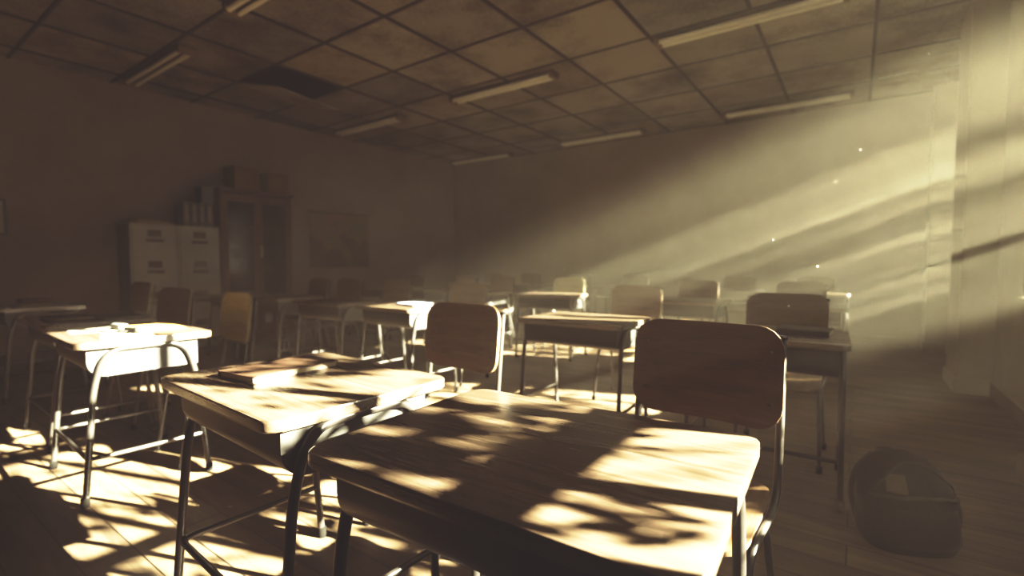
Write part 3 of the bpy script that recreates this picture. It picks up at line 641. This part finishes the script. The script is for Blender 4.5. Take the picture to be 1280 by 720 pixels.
# ------------------------------------------------------------------ school bag slumped on the aisle floor
def make_bag(loc, rz):
    t = thing('school_bag', 'dark slumped school bag with a pale patch on the aisle floor', 'bag', loc, rz)
    s = MB(); rings = []; nz, ns = 16, 32
    def surf(v_, a):
        # v 0..1 base to crown; a angle.  x wide, y deep; leans back and sags
        e = 2.6
        prof_w = 0.172 * (1 - 0.04 * v_ - 0.10 * math.sin(v_ * PI * .5) ** 3) * (1 - v_ ** 5) ** 0.42 if v_ < 1 else 0.0
        prof_d = 0.118 * (1 + 0.10 * math.sin(v_ * PI)) * (1 - v_ ** 4) ** 0.5 if v_ < 1 else 0.0
        if v_ < 0.08: k_ = 0.9 + 0.1 * v_ / 0.08; prof_w *= k_; prof_d *= k_
        ca, sa = math.cos(a), math.sin(a)
        x = prof_w * math.copysign(abs(ca) ** (2 / e), ca); y = prof_d * math.copysign(abs(sa) ** (2 / e), sa)
        z = 0.365 * (v_ ** 0.9)
        x += -0.022 * v_ ** 1.5; y += 0.03 * v_ ** 1.4
        wr = 0.006 * math.sin(5 * a + 9 * v_) * math.sin(PI * v_) + 0.004 * math.sin(11 * a - 14 * v_) * math.sin(PI * v_)
        return Vector((x + wr * ca, y + wr * sa, z + 0.001))
    for i in range(nz + 1):
        v_ = min(i / nz, 0.997); rings.append([s.bm.verts.new(surf(v_, 2 * PI * k / ns)) for k in range(ns)])
    for a, b_ in zip(rings, rings[1:]):
        for k in range(ns): s.bm.faces.new((a[k], a[(k + 1) % ns], b_[(k + 1) % ns], b_[k]))
    s.bm.faces.new(rings[0][::-1]); s.bm.faces.new(rings[-1])
    body = s.build('bag_body', M['bag'], t)
    def line(pts, r, name, m_, off=0.004):
        P = []
        for v_, a in pts:
            p = surf(v_, a); c_ = surf(v_, a + PI); d = (p - c_).normalized(); P.append(p + d * off)
        return MB().tube(P, r, 6).build(name, m_, t)
    fr = -PI / 2
    line([(0.54 + 0.0 * k + 0.05 * math.sin(k / 24 * PI), fr - 1.25 + 2.5 * k / 24) for k in range(25)], 0.008, 'band', M['bag_trim'], 0.002)
    line([(0.93 - 0.34 * (abs(k / 24 - .5) * 2) ** 2, fr - 1.1 + 2.2 * k / 24) for k in range(25)], 0.0045, 'zip', M['bag_trim'], 0.003)
    # front pocket
    pk = MB(); g = []
    for i in range(9):
        row = []
        for k in range(13):
            v_ = 0.07 + 0.40 * i / 8; a = fr - 0.80 + 1.6 * k / 12
            p = surf(v_, a); d = (p - surf(v_, a + PI)).normalized()
            b_ = 0.03 * (1 - (2 * k / 12 - 1) ** 4) * (1 - (2 * i / 8 - 1) ** 4)
            row.append(pk.bm.verts.new(p + d * (b_ + 0.0005)))
        g.append(row)
    for i in range(8):
        for k in range(12): pk.bm.faces.new((g[i][k], g[i][k + 1], g[i + 1][k + 1], g[i + 1][k]))
    pk.build('pocket', M['bag'], t)
    pt = MB(); g = []
    for i in range(6):
        row = []
        for k in range(6):
            v_ = 0.63 + 0.18 * i / 5; a = fr - 0.72 + 0.5 * k / 5; p = surf(v_, a); d = (p - surf(v_, a + PI)).normalized(); row.append(pt.bm.verts.new(p + d * 0.004))
        g.append(row)
    for i in range(5):
        for k in range(5): pt.bm.faces.new((g[i][k], g[i][k + 1], g[i + 1][k + 1], g[i + 1][k]))
    pt.build('patch', M['bag_patch'], t)
    p = surf(0.86, PI / 2); MB().tube([p + Vector((-0.035, 0, 0)), p + Vector((-0.03, 0.035, 0.012)), p + Vector((0.03, 0.035, 0.012)), p + Vector((0.035, 0, 0))], 0.007, 8, 0.02).build('carry_loop', M['bag_trim'], t)
    for sx in (-1, 1):
        P = [surf(0.86, PI / 2 - sx * .5) + Vector((0, 0.008, 0)), surf(0.6, PI / 2 - sx * .75) + Vector((0, 0.055, 0)), surf(0.3, PI / 2 - sx * .75) + Vector((0, 0.05, 0)), surf(0.08, PI / 2 - sx * .8) + Vector((0, 0.006, 0))]
        MB().tube(P, 0.012, 8, 0.08).build('shoulder_strap', M['bag_trim'], t)
    return t
make_bag((0.195, 2.47, 0.0), R(26))

# ------------------------------------------------------------------ outside: ground and a leafy tree before the windows
struct('ground', MB().box((6.3, 4.0, -0.15), (10.0, 20.0, 0.1)), M['soil'], 'dry ground outside the windows', smooth=False)
rng = random.Random(21)
def clumps(n, y0, y1, z0, z1, s0, s1): return [(rng.uniform(y0, y1), rng.uniform(z0, z1), rng.uniform(s0, s1)) for _ in range(n)]
CL = clumps(17, 0.7, 3.2, 0.8, 2.8, 0.09, 0.18)
WIDE = [(1.35, 2.35, .38, .28), (0.9, 1.95, .3, .15), (4.4, 1.70, .5, .05), (4.7, 2.30, .4, .05), (7.1, 2.02, 1.0, .10), (6.8, 1.45, .7, .06), (7.4, 2.68, .8, .05), (7.2, 1.05, .6, .05), (6.7, 1.74, .4, .06)]
BLOCK = [(1.72,1.82,.045),(1.82,1.80,.05),(1.92,1.84,.05),(1.55,1.89,.04),(1.64,1.86,.035),(1.0,1.36,.04),(1.5,1.58,.05),(0.98,1.46,.06),(1.45,1.50,.04),(1.92,1.76,.05),(1.12,1.47,.07),(1.28,1.48,.07),(1.20,1.40,.06),(1.36,1.50,.05),(1.27,1.54,.05),(1.05,1.52,.05)]
OPEN2 = [(1.0,1.26,.09),(1.12,1.26,.09),(1.26,1.27,.09),(1.40,1.27,.09),(1.22,1.64,.06),(1.36,1.68,.08)]
OPEN = [(2.4,2.1,.15),(1.45,1.75,.12),(1.6,1.6,.1),(1.7,1.95,.08),(1.0,1.27,.12),(1.2,1.27,.14),(1.4,1.28,.12),(1.5,1.40,.06),(1.6,1.46,.07),(1.68,1.52,.06),(1.78,1.40,.10),(2.30, 2.48, 0.42), (2.0, 2.6, 0.3), (1.62, 1.45, 0.09), (1.40, 1.27, 0.10), (1.15, 1.22, 0.07), (4.15, 2.45, 0.32), (1.75, 1.85, 0.16), (3.85, 1.75, 0.15), (3.85, .98, .1), (6.5, 2.3, 0.3), (1.9, 1.2, .13)]
def dens(yw, zw):
    d = 0.05
    for (a, b_, s_) in CL: d += 0.75 * math.exp(-((yw - a) ** 2 + (zw - b_) ** 2) / (2 * s_ * s_))
    for (a, b_, s1, s2) in WIDE: d += 1.3 * math.exp(-((yw - a) ** 2 / (2 * s1 * s1) + (zw - b_) ** 2 / (2 * s2 * s2)))
    for (a, b_, s_) in OPEN: d *= 1 - 0.95 * math.exp(-((yw - a) ** 2 + (zw - b_) ** 2) / (2 * s_ * s_) * .8)
    for (a, b_, s_) in BLOCK: d += 2.0 * math.exp(-((yw - a) ** 2 + (zw - b_) ** 2) / (2 * s_ * s_))
    for (a, b_, s_) in OPEN2: d *= 1 - 0.86 * min(1, 1.3 * math.exp(-((yw - a) ** 2 + (zw - b_) ** 2) / (2 * s_ * s_)))
    return min(d, 1.5) / 1.5
fol = MB(); made = 0; spots = []
for _ in range(19000):
    x = rng.uniform(1.9, 3.7); yw = rng.uniform(0.6, 8.4); zw = rng.uniform(0.6, 3.0)
    if rng.random() > dens(yw, zw): continue
    t_ = (x - WALL_R) / SUN.x
    p = Vector((x, yw + SUN.y * t_, zw + SUN.z * t_)); made += 1
    if made % 150 == 0: spots.append(p)
    L = rng.uniform(0.085, 0.145); W = L * rng.uniform(0.42, 0.6)
    q = Matrix.Rotation(rng.uniform(0, 6.28), 3, 'Z') @ Matrix.Rotation(rng.uniform(-1.0, 1.0), 3, 'X') @ Matrix.Rotation(rng.uniform(-.9, .9), 3, 'Y')
    fol._add([p + q @ Vector(v_) for v_ in ((0, 0, 0), (L * .35, W * .5, .008), (L * .75, W * .36, .004), (L, 0, -.01), (L * .75, -W * .36, .004), (L * .35, -W * .5, .008))], [(0, 1, 2, 3, 4, 5)])
def W(yw, zw, x):
    t_ = (x - WALL_R) / SUN.x
    return Vector((x, yw + SUN.y * t_, zw + SUN.z * t_))
NEAR = [(1.06,1.29,.075),(1.10,1.265,.06),(1.02,1.275,.07),(1.07,1.245,.055),(1.13,1.30,.06),(0.99,1.31,.07),(1.03,1.235,.05),(1.00,1.25,.06),(1.35,1.30,.035),(1.30,1.33,.05),(1.42,1.31,.05),(1.46,1.345,.05),(1.53,1.43,.05),(1.58,1.41,.05),(1.66,1.46,.04),(1.48,1.38,.04),
        (1.30,1.68,.05),(1.36,1.66,.06),(1.42,1.70,.05),(1.5,1.72,.06),(1.33,1.72,.05),(1.45,1.77,.05)]
rn = random.Random(12)
for (yw, zw, L) in NEAR:
    p = W(yw, zw, rn.uniform(1.65, 2.0)); Wd = L * 0.5
    e1 = (SUN.cross(Vector((0, 0, 1)))).normalized(); e2 = SUN.cross(e1).normalized(); a_ = rn.uniform(0, 6.28)
    u_ = e1 * math.cos(a_) + e2 * math.sin(a_); v2 = -e1 * math.sin(a_) + e2 * math.cos(a_)
    fol._add([p + u_ * (i * L) + v2 * (j * Wd) for (i, j) in ((-.5, 0), (-.15, .5), (.25, .36), (.5, 0), (.25, -.36), (-.15, -.5))], [(0, 1, 2, 3, 4, 5)])
tr = thing('tree', 'leafy tree spreading its branches outside the windows', 'tree', (4.6, 4.9, -0.1))
fo = fol.build('foliage', M['leaf'], None, smooth=False); fo.parent = tr; fo.matrix_parent_inverse = Matrix.Translation((-4.6, -4.9, 0.1)); tag(fo, kind='stuff')
wd = MB(); base = Vector((4.6, 4.9, -0.1))
wd.tube([base, base + Vector((.05, .02, .8)), base + Vector((-.05, -.05, 1.9)), base + Vector((-.1, .1, 3.4))], 0.16, 12, 0.3, True, 0.07)
for p in spots:
    z0 = max(0.9, min(2.6, p.z - 1.1)); a = base + Vector((-.03, 0, z0 + .1)); mid = (a + p) / 2 + Vector((0.25, 0, 0.12))
    wd.tube([a, mid, p], 0.022, 6, 0.3, True, 0.006)
hub = W(1.75, 1.62, 2.1)
wd.tube([base + Vector((0, 0, 1.4)), (base + hub) / 2 + Vector((0, 0, .9)), hub], 0.02, 6, 0.2, True, 0.008)
for tw in ([(1.36,1.37),(1.335,1.31),(1.29,1.27),(1.22,1.235)], [(1.335,1.31),(1.36,1.255),(1.375,1.22)], [(1.25,1.36),(1.12,1.30),(1.05,1.25),(1.0,1.235)], [(1.5,1.45),(1.57,1.42),(1.63,1.385)]):
    q_ = [W(a_, b_, 1.85) for a_, b_ in tw]
    wd.tube([hub, (hub + q_[0]) / 2 + Vector((.1, 0, .06))] + q_, 0.0055, 6, 0.05, True, 0.003)
wd.build('trunk', M['bark'], None).parent = tr
tr.children[-1].matrix_parent_inverse = Matrix.Translation((-4.6, -4.9, 0.1))

# ------------------------------------------------------------------ dust in the air
rng = random.Random(3); d_ = MB()
for k in range(110):
    p = Vector((rng.uniform(-5.5, 0.5), rng.uniform(1.3, 6.5), rng.uniform(0.9, 3.1)))
    if p.length < 1.6: continue
    r = rng.uniform(0.0025, 0.0055)
    d_._add([p + Vector(v_) * r for v_ in ((1, 0, 0), (-1, 0, 0), (0, 1, 0), (0, -1, 0), (0, 0, 1), (0, 0, -1))], [(0, 2, 4), (2, 1, 4), (1, 3, 4), (3, 0, 4), (2, 0, 5), (1, 2, 5), (3, 1, 5), (0, 3, 5)])
tag(d_.build('dust_flecks', M['dust']), 'tiny pale dust flecks floating through the whole room', 'dust', None, 'stuff')

# haze that fills the room: thin near the teacher end, denser over the rear rows
def haze(name, y0, dens_, label):
    hz = MB().box(((WALL_L + WALL_R) / 2, (y0 + WALL_B) / 2, CEIL / 2), (WALL_R - WALL_L - 0.004, WALL_B - y0 - 0.004, CEIL - 0.004))
    m = bpy.data.materials.new(name); m.use_nodes = True; nt = m.node_tree; nt.nodes.clear()
    out = nt.nodes.new('ShaderNodeOutputMaterial'); v_ = nt.nodes.new('ShaderNodeVolumeScatter')
    v_.inputs['Color'].default_value = (1.0, 0.95, 0.80, 1); v_.inputs['Density'].default_value = dens_; v_.inputs['Anisotropy'].default_value = 0.5
    nt.links.new(v_.outputs[0], out.inputs['Volume'])
    tag(hz.build(name, m, smooth=False), label, None, None, 'structure')
haze('haze', WALL_F, 0.0026, 'thin dusty haze filling the whole classroom')
haze('haze_middle', 2.1, 0.0042, 'dusty haze over the desks behind the nearest one')
haze('haze_rear', 3.3, 0.0082, 'denser dusty haze over the rear rows of desks')

# ------------------------------------------------------------------ light
sl = bpy.data.lights.new('sun', 'SUN'); sl.energy = 325.0; sl.color = (1.0, 0.92, 0.74); sl.angle = R(0.53)
so = bpy.data.objects.new('sun', sl); col.objects.link(so); so.rotation_euler = SUN.to_track_quat('Z', 'Y').to_euler(); so.location = SUN * 20
wd_ = bpy.data.worlds.new('sky'); sc.world = wd_; wd_.use_nodes = True
bg = wd_.node_tree.nodes['Background']; bg.inputs[0].default_value = (0.80, 0.85, 0.78, 1); bg.inputs[1].default_value = 5.0

# ------------------------------------------------------------------ camera
F_PX = 607.0
cd = bpy.data.cameras.new('camera'); cam = bpy.data.objects.new('camera', cd); col.objects.link(cam); sc.camera = cam
cd.sensor_width = 36; cd.lens = F_PX / 1280 * 36; cd.clip_start = 0.02
yaw = math.atan(430 / F_PX); pitch = math.atan(30 / F_PX)
fw = Vector((-math.sin(yaw) * math.cos(pitch), math.cos(yaw) * math.cos(pitch), -math.sin(pitch)))
cam.location = (0, 0, 1.12); cam.rotation_euler = fw.to_track_quat('-Z', 'Y').to_euler()
cd.dof.use_dof = True; cd.dof.focus_distance = 1.12; cd.dof.aperture_fstop = 1.9

# ------------------------------------------------------------------ render look
sc.cycles.use_denoising = True
sc.cycles.max_bounces = 6; sc.cycles.diffuse_bounces = 4; sc.cycles.volume_bounces = 1; sc.cycles.transparent_max_bounces = 12
sc.cycles.sample_clamp_indirect = 4.0; sc.cycles.caustics_reflective = False; sc.cycles.caustics_refractive = False
vs = sc.view_settings
vs.view_transform = 'Standard'; vs.look = 'None'; vs.exposure = 0.0

vs.use_curve_mapping = True
cm = vs.curve_mapping
def curve(i, pts):
    c = cm.curves[i]
    while len(c.points) > 2: c.points.remove(c.points[1])
    c.points[0].location = pts[0]; c.points[-1].location = pts[-1]
    for p in pts[1:-1]: c.points.new(*p)
curve(3, [(0, 0), (0.02, 0.024), (0.1, 0.125), (0.3, 0.40), (0.6, 0.80), (1, 1)])
curve(0, [(0, 0.0190), (0.03, 0.048), (0.2, 0.215), (0.5, 0.52), (1, 1.0)])
curve(1, [(0, 0.0155), (0.03, 0.037), (0.2, 0.205), (0.5, 0.52), (1, 0.97)])
curve(2, [(0, 0.0150), (0.03, 0.034), (0.2, 0.178), (0.5, 0.49), (1, 0.89)])
cm.update()
